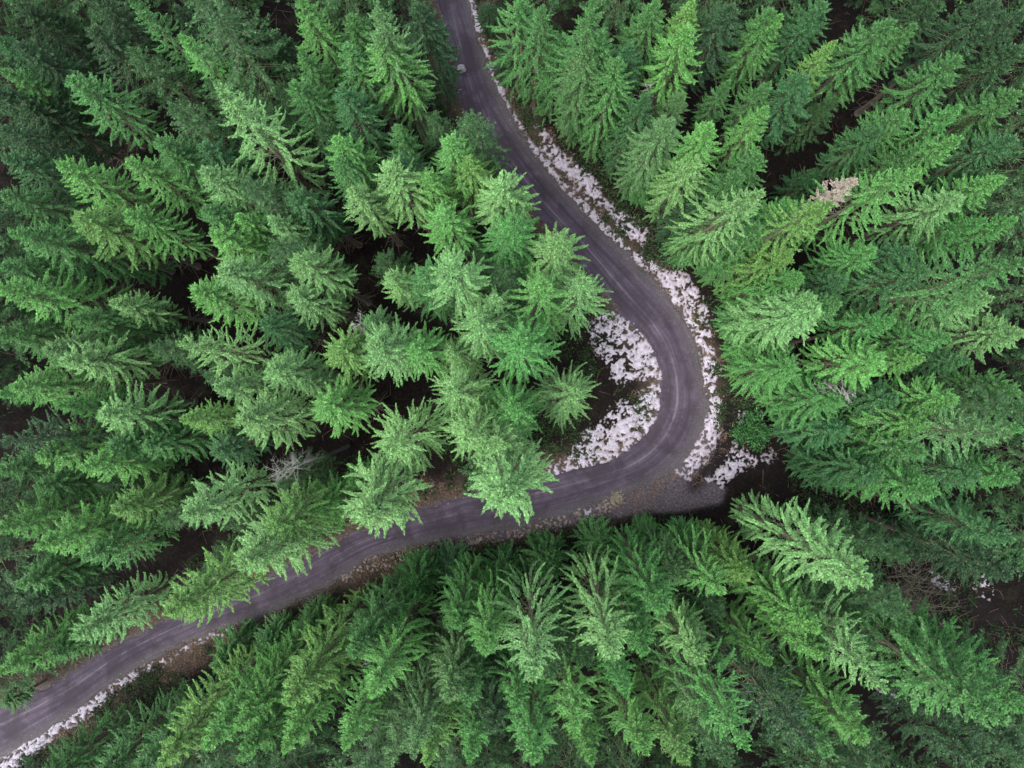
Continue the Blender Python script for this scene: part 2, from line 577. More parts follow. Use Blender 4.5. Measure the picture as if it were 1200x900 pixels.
def snow_patch(label, poly_px, rag=0.5, holes=0.5, hole_scale=1.6, thick=0.10, seed=1, cell=0.075, minus=()):
    poly = W(poly_px)
    SNOW_POLYS.append(poly)
    x0, y0 = poly.min(0) - 1; x1, y1 = poly.max(0) + 1
    xs = np.arange(x0, x1, cell); ys = np.arange(y0, y1, cell)
    X, Y = np.meshgrid(xs, ys)
    sd = poly_sd(X, Y, poly)
    for mp in minus:
        sd = np.minimum(sd, -poly_sd(X, Y, W(mp)))
    f = sd / rag + (fbm(X * 1.1, Y * 1.1, seed, 4) - 0.5) * 2.4 + (vnoise(X * 6.5, Y * 6.5, seed + 5) - 0.5) * 1.3
    edge = np.clip(1 - sd / (rag * 4.0), 0, 1)
    h = (0.5 + 0.55 * (fbm(X * hole_scale, Y * hole_scale, seed + 40, 3) - 0.5) + 0.75 * (fbm(X * 2.4 + Y * 0.9, Y * 3.4 - X * 0.9, seed + 80, 3) - 0.5)
         + (0.42 + 0.40 * edge) * (vnoise(X * 7.0, Y * 7.0, seed + 90) - 0.5))
    mask = (f > 0) & (h > (0.345 + 0.09 * edge) * (0.6 + holes))
    # never on the driven part of the road
    mask &= poly_sd(X, Y, road_poly) < 0.15 + 0.35 * (fbm(X, Y, seed + 9, 3) - 0.5)
    top = np.where(mask, thick * (0.15 + 1.1 * np.clip(f, 0, 2.2) / 2.2) * (0.5 + h), 0)
    # soften the height towards holes
    for _ in range(4):
        pad = np.pad(top, 1)
        top = np.where(mask, (pad[1:-1, 1:-1] * 2 + pad[:-2, 1:-1] + pad[2:, 1:-1] + pad[1:-1, :-2] + pad[1:-1, 2:]) / 6, 0)
    Z = np.maximum(ground_z(X.ravel(), Y.ravel()).reshape(X.shape), -0.6)
    jx = X + (hash2(np.arange(X.size).reshape(X.shape), np.full(X.shape, 3), seed) - 0.5) * cell * 0.8
    jy = Y + (hash2(np.arange(X.size).reshape(X.shape), np.full(X.shape, 7), seed) - 0.5) * cell * 0.8
    ny, nx = X.shape
    i = np.arange(nx * ny).reshape(ny, nx)
    keep = mask[:-1, :-1] | mask[:-1, 1:] | mask[1:, 1:] | mask[1:, :-1]
    keep &= (mask[:-1, :-1].astype(int) + mask[:-1, 1:] + mask[1:, 1:] + mask[1:, :-1]) >= 2
    q = np.stack([i[:-1, :-1], i[:-1, 1:], i[1:, 1:], i[1:, :-1]], -1)[keep]
    used = np.unique(q)
    if len(used) == 0:
        return
    remap = np.full(nx * ny, -1); remap[used] = np.arange(len(used))
    hz = (Z + np.where(mask, 0.02 + top, -0.03)).ravel()
    V = np.stack([jx.ravel(), jy.ravel(), hz], 1)[used]
    me = mesh_from("snow", V, remap[q].astype(np.int32), [M_SNOW], True, None, {"depth": np.clip((top / (thick * 0.9)).ravel()[used], 0, 1)})
    tag(link("snow", me), label, "snow", kind="stuff")


def strip(edge_px, out_px):
    return list(edge_px) + list(out_px)[::-1]


snow_patch("speckled upper lobe of snow inside the hairpin bend",
           [(700, 360), (716, 362), (742, 372), (760, 390), (772, 412), (779, 436), (779, 450), (752, 444), (735, 452), (715, 446), (712, 425), (700, 415), (690, 400), (688, 380)], 0.40, 0.50, 1.5, 0.10, 1)
snow_patch("speckled lower lobe of snow inside the hairpin bend",
           [(780, 446), (778, 481), (759, 518), (723, 542), (681, 555), (638, 563), (640, 545), (664, 534), (672, 516), (690, 502), (708, 492), (716, 474), (728, 466), (744, 470), (752, 456), (762, 452)], 0.38, 0.48, 1.7, 0.10, 2)
snow_patch("narrow broken line of snow along the outer edge of the upper road",
           [(548, 0), (562, 50), (573, 86), (600, 138), (626, 180), (657, 220), (690, 255), (722, 287), (752, 312), (757, 306), (728, 277), (696, 246), (663, 213), (631, 176), (605, 134), (583, 92), (571, 50), (556, 0), (552, -30), (544, -30)], 0.22, 0.40, 2.4, 0.07, 3)
snow_patch("wide ragged band of snow around the outside of the hairpin bend",
           [(740, 300), (766, 326), (800, 368), (818, 410), (826, 450), (826, 492), (812, 526), (788, 552), (812, 566), (828, 545), (842, 520), (848, 495), (848, 470), (838, 455), (846, 430), (836, 398), (836, 362), (822, 340), (806, 318), (778, 312), (756, 296)], 0.38, 0.45, 1.6, 0.10, 4)
snow_patch("lumpy trail of snow under the spruces beyond the upper verge",
           [(628, 146), (640, 152), (652, 172), (672, 182), (692, 202), (706, 218), (712, 236), (734, 246), (762, 268), (768, 284), (752, 288), (728, 270), (708, 246), (690, 236), (668, 214), (648, 196), (634, 172)], 0.4, 0.42, 1.5, 0.14, 5)
snow_patch("snow tongue across the ditch below the round green bush",
           [(872, 470), (864, 500), (856, 525), (846, 545), (826, 562), (848, 574), (866, 552), (890, 545), (915, 535), (912, 525), (888, 534), (868, 524), (868, 506), (878, 488)], 0.35, 0.5, 1.8, 0.10, 6)
snow_patch("small snow scrap beside the ditch above the round green bush", [(880, 478), (898, 482), (898, 492), (886, 490)], 0.3, 0.4, 2.0, 0.08, 7)
snow_patch("streak of dirty snow along the lower verge of the road by the bottom corner",
           [(-30, 912), (0, 888), (20, 876), (80, 838), (110, 812), (158, 783), (166, 790), (130, 818), (104, 842), (88, 852), (50, 880), (36, 892), (10, 910), (-20, 936)], 0.24, 0.47, 2.2, 0.09, 8)
snow_patch("thin broken snow along the lower verge farther up the road",
           [(158, 783), (200, 764), (240, 743), (290, 727), (308, 719), (310, 724), (292, 734), (240, 752), (206, 772), (166, 792)], 0.3, 0.66, 2.2, 0.06, 9)
snow_patch("few flecks of snow on the verge below the hairpin", [(684, 598), (708, 592), (712, 600), (690, 606)], 0.25, 0.5, 2.4, 0.06, 10)
snow_patch("snow crust in the dark hollow near the bare grey shrub",
           [(1090, 666), (1106, 672), (1124, 684), (1126, 694), (1110, 696), (1096, 684)], 0.3, 0.5, 2.0, 0.10, 11)
snow_patch("snow flecks in the dark hollow beside the speckled shrub", [(1124, 674), (1150, 668), (1166, 690), (1170, 706), (1150, 700), (1130, 684)], 0.3, 0.85, 2.2, 0.08, 12)
snow_patch("dim snow patch in the gap among the lower trees", [(1030, 810), (1056, 806), (1060, 832), (1040, 838)], 0.4, 0.72, 2.0, 0.08, 13)
snow_patch("small snow lump at the head of the dark hollow", [(1052, 640), (1068, 644), (1066, 652), (1054, 650)], 0.25, 0.4, 2.4, 0.1, 14)
snow_patch("snow scraps in the dark hollow by the ditch", [(930, 528), (962, 530), (990, 560), (975, 568), (945, 548)], 0.35, 0.9, 2.2, 0.08, 15)


# ------------------------------------------------------------------ spruces
def spruce_crown(name, seed, H=25.0, R=2.8, base=0.16, dens=1.0, nb=6, wstep=0.52, prof=0.75, frond=0.5, droop=0.25, gap=0.0, twig=0.085, full=8.0):
    """One crown mesh: whorls of fronds, each a limb with two combs of needled twigs and their side shoots."""
    r = np.random.default_rng(seed)
    Lc = H * (1 - base)
    QV, TONE = [], []          # needle kites: (n,4,3), (n,4)
    A = Acc()

    def kites(p, d, ln, wd, side, t0, t1):
        """p,d,side (n,3); ln,wd (n,)"""
        m = p + d * (ln * 0.42)[:, None]
        q = np.stack([p, m + side * (wd / 2)[:, None], p + d * ln[:, None], m - side * (wd / 2)[:, None]], 1)
        QV.append(q)
        tm = (t0 + t1) / 2
        TONE.append(np.stack([t0, tm, t1, tm], 1))

    d = 0.12
    az0 = 0.0
    k = 0
    while d < Lc:
        t = d / Lc
        step = wstep * (0.62 + 0.55 * min(1, t * 2.2)) * r.uniform(0.85, 1.15)
        nbr = nb + int(r.integers(-1, 2)) if d > 1.6 else 6
        az0 += 2.4 + r.uniform(-0.3, 0.3)
        zc = H - d
        rad = R * min(1.0, (d / full)) ** prof + 0.10
        if t > 0.55:
            rad *= 1 - 0.40 * (t - 0.55) / 0.45
        for b in range(nbr):
            if r.random() < gap:
                continue
            az = az0 + 2 * math.pi * b / nbr + r.normal(0, 0.14)
            L_ = rad * r.uniform(0.72, 1.18)
            zb = zc + r.uniform(-0.5, 0.5) * step
            rise = np.interp(t, [0, 0.08, 0.25, 0.6, 1], [0.85, 0.50, 0.24, 0.02, -0.12]) + r.normal(0, 0.06)
            bow = -droop * np.interp(t, [0, 0.2, 1], [0.3, 0.9, 1.3])
            sway = r.normal(0, 0.18)
            ns = 9
            s = np.linspace(0, 1, ns)
            ang = az + sway * s * s
            rr_ = L_ * s * math.cos(math.atan(rise) * 0.5)
            P = np.stack([rr_ * np.cos(ang), rr_ * np.sin(ang), zb + L_ * (rise * s + bow * s * s + 0.16 * s ** 5)], 1)
            # limb wood: a flat three-sided taper
            wv, wq = tube(P, 0.006 + 0.016 * (L_ / R) * (1 - s) ** 0.8 + 0.0, 3)
            A.add(wv, wq, 1, 0.4)
            # twigs
            nt = max(5, int(L_ / twig * dens))
            ss = np.linspace(float(np.interp(t, [0.04, 0.15, 0.4, 1.0], [0.06, 0.16, 0.36, 0.55])), 0.995, nt)
            ss = np.repeat(ss, 2)
            sd = np.tile([1.0, -1.0], nt)
            ss = np.clip(ss + r.normal(0, 0.3 / nt, len(ss)), 0.05, 1)
            n = len(ss)
            fi = ss * (ns - 1)
            i0 = np.minimum(fi.astype(int), ns - 2)
            fr = (fi - i0)[:, None]
            p = P[i0] * (1 - fr) + P[i0 + 1] * fr
            tg = P[i0 + 1] - P[i0]
            tg /= np.linalg.norm(tg, axis=1)[:, None]
            lat = np.stack([-tg[:, 1], tg[:, 0], np.zeros(n)], 1)
            lat /= np.linalg.norm(lat, axis=1)[:, None] + 1e-9
            lat *= sd[:, None]
            fw = np.minimum(frond, 0.12 + 0.22 * L_)
            ln = fw * (0.30 + 0.70 * np.minimum(1, (1 - ss) * 2.6 + 0.12)) * np.minimum(1, 0.45 + ss * 1.8) * r.uniform(0.65, 1.2, n)
            a = np.radians(r.normal(40, 9, n))
            hang = r.normal(-0.32, 0.22, n) * np.interp(t, [0, 0.15, 1], [0.0, 0.8, 1.2])
            dd = tg * np.cos(a)[:, None] + lat * np.sin(a)[:, None]
            dd[:, 2] += hang
            dd /= np.linalg.norm(dd, axis=1)[:, None]
            up = np.stack([r.normal(0, 0.35, n), r.normal(0, 0.35, n), np.ones(n)], 1)
            side = np.cross(dd, up)
            side /= np.linalg.norm(side, axis=1)[:, None]
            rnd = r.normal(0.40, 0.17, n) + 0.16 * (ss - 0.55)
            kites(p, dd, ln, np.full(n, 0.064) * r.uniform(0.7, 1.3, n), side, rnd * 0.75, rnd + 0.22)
            # side shoots on the longer twigs
            for f0, sg in ((0.30, 1), (0.42, -1), (0.60, 1), (0.70, -1)):
                sel = ln > 0.11
                if not sel.any():
                    continue
                pp = p[sel] + dd[sel] * (ln[sel] * f0)[:, None]
                nn = len(pp)
                a2 = np.radians(r.normal(45, 10, nn)) * sg
                lat2 = side[sel]
                d2 = dd[sel] * np.cos(a2)[:, None] + lat2 * np.sin(a2)[:, None]
                d2[:, 2] += r.normal(-0.05, 0.2, nn)
                d2 /= np.linalg.norm(d2, axis=1)[:, None]
                s2 = np.cross(d2, up[sel] + r.normal(0, 0.25, (nn, 3)))
                s2 /= np.linalg.norm(s2, axis=1)[:, None]
                l2 = ln[sel] * (0.62 - 0.4 * f0) * r.uniform(0.7, 1.2, nn)
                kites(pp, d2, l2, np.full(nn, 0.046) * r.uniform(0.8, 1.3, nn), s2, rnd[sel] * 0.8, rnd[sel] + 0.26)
            # short shoots standing along the top of the limb
            m2 = nt
            s3 = r.uniform(0.4 if t > 0.2 else 0.15, 1.0, m2)
            fi = s3 * (ns - 1); i0 = np.minimum(fi.astype(int), ns - 2); fr = (fi - i0)[:, None]
            p3 = P[i0] * (1 - fr) + P[i0 + 1] * fr
            t3 = P[i0 + 1] - P[i0]; t3 /= np.linalg.norm(t3, axis=1)[:, None]
            d3 = t3 * 0.9 + np.stack([r.normal(0, 0.25, m2), r.normal(0, 0.25, m2), r.uniform(0.1, 0.6, m2)], 1)
            d3 /= np.linalg.norm(d3, axis=1)[:, None]
            sd3 = np.cross(d3, np.stack([r.normal(0, 0.4, m2), r.normal(0, 0.4, m2), np.ones(m2)], 1))
            sd3 /= np.linalg.norm(sd3, axis=1)[:, None]
            rn3 = r.normal(0.46, 0.12, m2)
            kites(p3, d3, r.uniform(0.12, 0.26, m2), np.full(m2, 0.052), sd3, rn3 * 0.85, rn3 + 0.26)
        d += step
        k += 1
    # needled shoots along the upper stem
    ms = 560
    zs = H - 10.0 * r.random(ms) ** 0.8
    aa = r.uniform(0, 2 * math.pi, ms)
    p4 = np.stack([0.02 * np.cos(aa), 0.02 * np.sin(aa), zs], 1)
    d4 = np.stack([np.cos(aa), np.sin(aa), r.uniform(0.1, 0.9, ms)], 1); d4 /= np.linalg.norm(d4, axis=1)[:, None]
    s4 = np.cross(d4, np.stack([r.normal(0, 0.4, ms), r.normal(0, 0.4, ms), np.ones(ms)], 1)); s4 /= np.linalg.norm(s4, axis=1)[:, None]
    rn4 = r.normal(0.45, 0.12, ms)
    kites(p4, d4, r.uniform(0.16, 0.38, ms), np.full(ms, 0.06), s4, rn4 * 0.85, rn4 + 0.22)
    # the leader at the very top
    for j in range(14):
        a = r.uniform(0, 2 * math.pi)
        z = H - 0.9 + 0.9 * j / 14
        p = np.array([[0, 0, z]]); dd = np.array([[math.cos(a) * 0.5, math.sin(a) * 0.5, 0.8]]); dd /= np.linalg.norm(dd)
        s = np.cross(dd, [[0, 0, 1.0]]); s /= np.linalg.norm(s)
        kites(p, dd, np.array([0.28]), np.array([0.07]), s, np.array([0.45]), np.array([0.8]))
    K = np.concatenate(QV).reshape(-1, 3)
    T = np.clip(np.concatenate(TONE).reshape(-1), 0.05, 1)
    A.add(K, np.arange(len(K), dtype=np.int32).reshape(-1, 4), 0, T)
    return A.mesh(name, [M_NEEDLE, M_TWIGWOOD], False)


def spruce_trunk(name, seed, H=25.0, base_r=0.24):
    r = np.random.default_rng(seed)
    z = np.concatenate([[-0.6, 0.0, 0.35], np.linspace(1.2, H - 0.1, 12)])
    wob = 0.06 * np.sin(z * 0.5 + r.uniform(0, 6))
    wob *= np.clip((H - z) / H, 0, 1)
    P = np.stack([wob, 0.7 * wob[::-1] * 0, z], 1)
    rad = base_r * np.clip((H - z) / H, 0.02, 1) ** 0.9
    rad[0] *= 1.6; rad[1] *= 1.45; rad[2] *= 1.12
    A = Acc()
    v, q = tube(P, rad, 9)
    A.add(v, q)
    for _ in range(26):        # dead bare limbs below the crown
        zz = r.uniform(1.2, 7.5); a = r.uniform(0, 6.28); L_ = r.uniform(0.5, 1.9)
        s = np.linspace(0, 1, 4)
        pp = np.stack([L_ * s * math.cos(a), L_ * s * math.sin(a), zz - 0.25 * L_ * s * s], 1)
        v, q = tube(pp, 0.024 * (1 - 0.85 * s), 4)
        A.add(v, q)
    return A.mesh(name, [M_BARK], True)


KINDS = {   # name: list of (crown mesh, trunk mesh, height, crown radius)
}


def kind(code, seeds, **kw):
    KINDS[code] = []
    for s in seeds:
        c = spruce_crown("spruce_crown", s, **kw)
        t = spruce_trunk("spruce_trunk", s + 500, kw.get("H", 25.0))
        KINDS[code].append((c, t, kw.get("H", 25.0), kw.get("R", 2.8)))


kind("f", (1, 2, 3), R=2.05, full=6.5, nb=9, wstep=0.76, droop=0.30, frond=0.20, dens=1.45, prof=0.76, base=0.42)  # full
kind("e", (11, 12), R=2.1, full=8.0, nb=8, wstep=0.80, droop=0.34, frond=0.21, dens=1.4, prof=0.80, base=0.06)    # at the forest edge, green to the ground
kind("s", (4, 5), R=2.6, full=10.0, nb=7, wstep=0.86, droop=0.32, frond=0.17, gap=0.06, dens=1.4, prof=0.88, base=0.2)   # open, ribbed
kind("n", (6, 7), R=1.6, full=7.0, nb=8, wstep=0.70, droop=0.24, frond=0.19, prof=0.80, base=0.44, dens=1.4)      # narrow
kind("w", (8, 9), R=2.6, full=9.0, nb=8, wstep=0.82, droop=0.45, frond=0.23, dens=1.4, prof=0.82, base=0.10)      # wide, hanging
kind("y", (10,), H=9.0, R=1.9, full=6.0, nb=9, wstep=0.44, droop=0.18, frond=0.19, base=0.02, prof=0.75, dens=1.4)  # young

TINT = {'p': (0.138, 0.315, 0.100), 'b': (0.095, 0.285, 0.064), 'm': (0.056, 0.185, 0.048), 'd': (0.020, 0.068, 0.025),  # dark and mid tints lowered to paint the dim outer corners into the foliage
        'u': (0.036, 0.135, 0.044), 'y': (0.108, 0.260, 0.058), 'g': (0.078, 0.190, 0.062), 'v': (0.062, 0.225, 0.052)}
WORD = {'p': "pale green", 'b': "bright green", 'm': "mid green", 'd': "dark green", 'u': "bluish green", 'y': "yellowish", 'g': "greyish green", 'v': "vivid green"}
SHAPE = {'f': "full", 's': "open ribbed", 'n': "narrow", 'w': "broad", 'y': "young"}

# every tree as seen in the photo: treetop pixel, kind, tint, size (1 = 25 m), crown width factor [, label, short name when others are told from it]
T_ = []


def T(x, y, k='f', c='m', s=1.0, w=1.0, label=None, short=None):
    T_.append(dict(x=x, y=y, k=k, c=c, s=s, w=w, label=label, short=short))

TREES = """
22 4 f d .9 1
-2 46 f u .9 1
22 52 f d .9 1.1
5 84 n m .95 1
85 94 f m 1 1.1|mid green spruce lying along the dark forest, with a pale straight spine|the straight pale-spined spruce
108 36 f d .9 1.2
153 0 n m 1 .9|thin ribbed spruce reaching the top edge with a bare grey spine below|the thin grey-spined top-edge spruce
216 47 n b .95 .9
2 150 f d .95 1
-8 108 f d .85 1
189 167 f m .95 1
112 -4 f d .85 1
204 8 n d .8 1
30 125 f d .85 1.2
245 8 f d .85 1.2
283 34 f d .75 1.1
352 0 f b .95 .9|bright spruce cut by the top edge beside a black gap|the bright spruce the top edge cuts
405 52 n m .95 1.2
443 42 f b 1 1.15|biggest bright spruce west of the upper road, near the top edge|the biggest bright upper-road spruce
412 20 f m .9 1
440 2 s g .9 1
352 64 n m .9 1
342 97 f m .95 .9
256 102 s p 1.05 1.15|pale spruce with a long bare whitish spine beside the black gap|the whitish bare-spined spruce
398 102 f u .95 1
394 162 f b .95 1
324 44 n d .6 1
464 146 n m .85 1
238 172 f u .9 1
610 0 s m .95 1.25|tall open spruce just east of the upper road at the top edge|the tall open roadside spruce
636 8 s m .9 1
662 42 n m .95 1.1|narrow pointed spruce standing east of the upper road above the snow trail|the pointed spruce above the snow
706 38 f m .95 1
696 0 s m .9 1
690 55 n g .95 1
490 6 w d .85 1
572 6 n d .7 .9
528 162 f b 1 1|yellowish green spruce crowding the inner edge of the upper road|the yellowish spruce crowding the upper road
806 34 f b 1 1.1|symmetrical bright spruce with layered fronds near the top edge|the symmetrical bright spruce near the top edge
812 2 n y .9 1
740 52 n u .9 1
724 70 n m .95 1.1
858 8 f d .9 1.1
905 12 f m .95 1.1
916 18 n b .95 .9
852 98 n m .8 .8|small thin spruce alone in a dark gap|the small thin dark-gap spruce
900 100 n m .85 .9
898 128 n b .95 .9
832 148 f b .95 1
786 144 f g .95 1
758 112 n u .85 .9
800 112 f g .8 .9
770 2 f m .9 1
942 92 f u .9 1.1
956 12 n u .9 1
978 50 n y .95 .85|yellow-topped spruce among dark trees near the top edge|the yellow-topped spruce
1046 26 w m 1 1.05|big spruce with long drooping ribs beside the yellow-topped one|the big drooping-ribbed spruce
1074 28 n m .9 1
1128 66 f m 1 1
1130 122 n v .95 .95
1064 130 f m .9 1
1128 160 n b .95 1
1196 108 f m .9 1
1192 160 f u .95 1
1170 4 f d .95 1.1
1200 16 f d .9 1
1100 -6 f d .85 1
965 4 f u .8 1
1080 172 n m .85 .9
1195 56 f d .85 1.1
1034 150 f u .85 1
70 192 f b 1 .95|bright comb-like spruce with a tidy row of upright fronds|the tidy comb-like bright spruce
154 192 f b 1 1
0 226 f m 1 1
90 254 f y 1 1.15|large light spruce with a tan tip above a black gap|the large tan-tipped spruce
148 250 f b .95 1
10 272 w m 1.05 1
0 312 f m .95 1
-6 337 w b 1.05 1
130 355 n p .85 1|small pale spruce lying alone across a black gap|the small pale spruce across the black gap
5 184 f u .95 1
202 182 f m .95 1
238 200 f p 1 1
242 246 f m .95 1
280 254 n b .9 1
318 258 n p .9 1
342 230 f u .95 1
254 276 f b .95 1
262 318 f p 1 1.1|pale broad-topped spruce with curling fronds west of the hairpin|the curling pale spruce
348 304 f p 1 1
226 340 f b .95 1
412 222 n p 1 1.1|light spruce with hanging pale fronds at the edge of a black gap|the light hanging spruce by the gap
454 196 f p 1 1.1
398 186 f m .95 1
344 346 f p .95 1
456 324 n p .95 .95
466 184 f u .9 1
548 186 f y .95 1
585 216 f p .95 1.15|wide light spruce with radiating ribs against the upper road|the wide ribbed spruce against the upper road
500 206 f b .9 1
518 252 f b .9 1.1
596 268 f v .88 1.05|vivid green star-shaped spruce between the upper road and a dark gap|the vivid star-shaped spruce
656 284 f p .95 1|light spruce pressing against the road where the bend begins|the light spruce at the bend
638 332 s b 1 1.1
686 328 s p 1 .95|pale spruce with a whitish star centre touching the inner road edge|the white-centred roadside spruce
528 312 f p 1 1.05
580 348 s p .92 .95
498 318 f m .9 1
816 186 f p .95 1.1
774 186 f m .95 1.2
868 206 n m .85 1
892 226 s p 1 1|pale, nearly bare ribbed spruce standing among green ones|the pale bare-ribbed spruce
890 264 f m .95 1
928 296 n y 1 1|yellow-tipped spruce with grey ribs east of the snow trail|the yellow-tipped spruce with grey ribs
940 324 n v .9 .9
932 238 n v .9 1
974 238 s y 1 1|pale yellow spruce with hanging fronds beside the tan dead treetop|the pale yellow hanging-frond spruce
890 182 f m .9 1
840 262 w m .9 1.1
870 300 w m .95 1.1
955 350 n p .95 .9
960 203 y u 1 .8
1072 202 s b 1 1
1178 208 n b .95 1
1124 232 f p 1 1.05|big pale spruce with a plain central spine in the eastern forest|the big pale eastern spruce
1152 260 n v .9 .9
1188 258 n v .9 1
1022 294 f v .95 1
1064 294 n u .9 1
1080 318 f u .95 1
1200 308 s m 1.05 1.2
1156 350 f p .95 1
990 328 f u .9 1
984 356 n m .95 .9
-4 392 w m .95 1
54 410 f g .95 1
72 422 f p 1 1.1|pale frosted spruce at the western side, whitest of its row|the pale frosted western spruce
14 454 f b .95 1
66 476 n v .95 1
118 486 f p 1 1.1
-2 462 n v .85 1
-4 520 s d .95 1
42 536 f b 1 1.1|bright yellowish spruce lying below the dark ribbed one near the western edge|the bright western spruce
212 402 s p 1 .9|light spruce with long straight spine and hanging comb of fronds|the hanging-comb spruce
213 492 n y .95 1|pale yellow spruce tip beside the brown fallen log|the pale yellow spruce tip by the fallen log
86 372 w m .85 1
128 524 f m .9 1
170 524 f m .85 1
310 378 f u .9 1
255 454 n p .95 1
318 434 f p .95 1
394 412 f y .95 1.05
432 376 n g .9 1
440 408 f p .95 1.1
378 478 f b .95 1.1|bright round spruce beside the dark gap west of the hairpin|the bright round spruce west of the hairpin
282 492 f p 1.05 1.1|large pale spruce with sweeping curved fronds west of the hairpin|the sweeping pale spruce
352 450 n p .85 .9
455 525 s p 1 1.1|light star-shaped spruce with a dark gap on its upper side|the light star-shaped spruce above the lower road
252 530 f u .85 1
526 413 s p .8 .8|small pale star of a spruce between bigger crowns near the hairpin|the small pale star spruce
558 380 f p .9 1
608 400 f v 1.02 1.15|largest soft vivid green crown beside the clearing inside the hairpin|the large soft vivid spruce
528 456 s p .98 1.05
546 514 s p 1 1.05
582 522 f p 1 1.05
604 482 f v .9 1.1
676 463 s p .85 1.05|lone round spruce standing in the clearing inside the hairpin bend|the lone spruce inside the hairpin
484 410 f b .9 1
958 364 f p 1.02 1.2|big light spruce with sweeping ribs just east of the hairpin snow|the big sweeping spruce east of the hairpin
1048 376 n v .95 1|vivid round-topped spruce in the row behind the hairpin|the vivid round-topped spruce
1112 396 n v .95 .9
1082 420 n b .92 1
1032 426 f b .98 1.15
1118 468 f b .95 1
1186 510 s g 1 1.05|grey ribbed spruce in a dark gap by the eastern edge|the grey ribbed eastern spruce
1086 500 f b .95 1.05
1092 532 f m .95 1
1136 422 n u .85 1
1200 390 f p .95 1
1200 460 f m .95 1.05
1200 504 n v .9 1
985 470 w v .92 1.15
930 430 w v .8 1.1
950 480 w v .75 1.1
0 552 f m .9 1
100 548 f b .95 1
0 620 w b 1 1
46 640 w b 1 1.05|spruce with tall upright fern-like fronds near the western edge|the fern-like western spruce
136 598 f y .95 1
28 684 f m .95 1.1
100 652 f m .9 1.1
218 604 f p .98 1.1|light spruce with a flat broad tip south-west of the fallen log|the flat-tipped light spruce
86 746 f p 1.02 1.05|greyish light spruce leaning out over the lower road, last but one of its side|the greyish spruce over the lower road
196 718 f y 1 1.05|yellowish spruce leaning over the inner side of the lower road|the yellowish spruce over the lower road
46 570 f m .85 1
26 712 f d .85 1
0 700 f d .85 1
282 664 w p 1 1.1|pale shaggy spruce hanging over the middle of the lower road|the pale shaggy spruce over the lower road
316 620 f y 1 1.1
370 600 f b .85 1.1
428 606 f p .98 1.3|pale round spruce at the road edge, next to the big overhanging one|the pale round roadside spruce
410 566 n v .7 1
588 586 f p 1.06 1.22|very pale round spruce overhanging the road just below the hairpin|the very pale spruce overhanging the road
526 668 y u 1.05 1.2
800 680 f g .9 1
874 676 f y .92 1
846 694 s b .9 1
1018 682 w p 1.1 .95|long whitish-spined spruce leaning towards the bare grey shrub|the long whitish-spined spruce
776 716 f v .9 1
956 736 f b .92 1.1
1196 562 f v .95 1.05
1108 580 f v .98 1.1|bright-tipped spruce above the leafy shrubs by the dark hollow|the spruce above the leafy shrubs
1196 636 f u .9 1
1196 680 f d .9 1
1150 560 f u .9 1.1
0 788 f b .95 1
2 826 f m .8 1
60 770 f m .8 1
36 934 w m .75 1
104 926 w m .8 1
156 912 w m .85 1
188 896 n y .98 1.1|yellow-green ribbed spruce nearest the bottom edge below the snow streak|the yellow-green snow-streak spruce
240 876 n b .95 1
278 854 n b .95 1
336 824 f y .98 1.1|bright yellowish spruce with curled fronds, big among those south of the road|the curled yellowish southern spruce
334 878 f b .95 1
282 888 n b .9 1
404 874 n b .98 1|slim spruce with a long bright zigzag outline at the bottom|the slim zigzag southern spruce
456 894 s g 1 1
436 814 n b .95 1
412 768 f m .85 1
254 782 y m 1.1 1.2
310 760 f m .6 1.2
360 740 f m .6 1.1
568 764 n b .9 1
526 818 n g .95 1
548 824 n m .9 1
624 792 s p 1.02 1.1|pale feathery spruce with stiff ribs, second palest south of the road|the pale feathery southern spruce
604 830 n v .9 1
626 892 f v .98 1|spruce with neatly arched bright fronds ending in a point at the bottom|the arched bright spruce at the bottom
674 858 s b .98 1|bright spruce with wide side arms and a narrow tip|the wide-armed bright southern spruce
694 896 n b .95 1
500 896 n y 1 1
550 892 n v .95 1
718 770 s p 1.02 1.15|largest palest spruce south of the road, with long whitish ribs|the largest pale southern spruce
484 884 s g 1 1
534 734 n v .85 1.1|vivid small spruce with spread star fronds south of the road|the vivid small southern spruce
575 856 f d .85 1
756 766 n v .9 .9
734 814 n v .9 .9
822 776 f p .92 1
876 878 s v 1.06 1.1|tall vivid spruce with long bare side arms at the bottom|the tall vivid long-armed spruce
902 778 n b .85 1
758 884 f b .95 1
804 896 f y .95 1
832 854 s g .9 1
952 874 s d 1 1.25|dark spruce with thin bare grey ribs at the bottom|the dark grey-ribbed southern spruce
958 766 n b .9 1
1036 806 s p .98 1.05|long pale spruce slanting towards the dim snow patch|the long pale slanting spruce
966 766 f m .85 1
1012 866 f b .98 1.05
1174 844 w m 1.1 1.1|long dark-flanked spruce slanting along the edge of the dark hollow|the long spruce along the dark hollow
1198 832 w v 1.02 1.0
970 884 f m .95 1
1150 896 f d .85 1.1
1120 850 f d .8 1.1
1196 880 f d .9 1.1
1090 800 f d .6 1.1
480 690 y v 1.0 1.2
590 690 y m 1.1 1.2
640 670 y m 1.1 1.2
700 640 y m 1.1 1.2
760 630 f m .6 1.1
815 640 f m .65 1.1
1000 505 w u .85 1.1
1050 470 f u .85 1.1
1000 560 w u .85 1.1
1040 560 f u .9 1.1
600 60 w d .7 1
820 240 w d .7 1.1
900 400 w v .75 1.1
880 370 w m .7 1.1
"""
for _l in TREES.strip().splitlines():
    _p = _l.split("|")
    _a = _p[0].split()
    T(float(_a[0]), float(_a[1]), _a[2], _a[3], float(_a[4]), float(_a[5]), *(_p[1:3]))

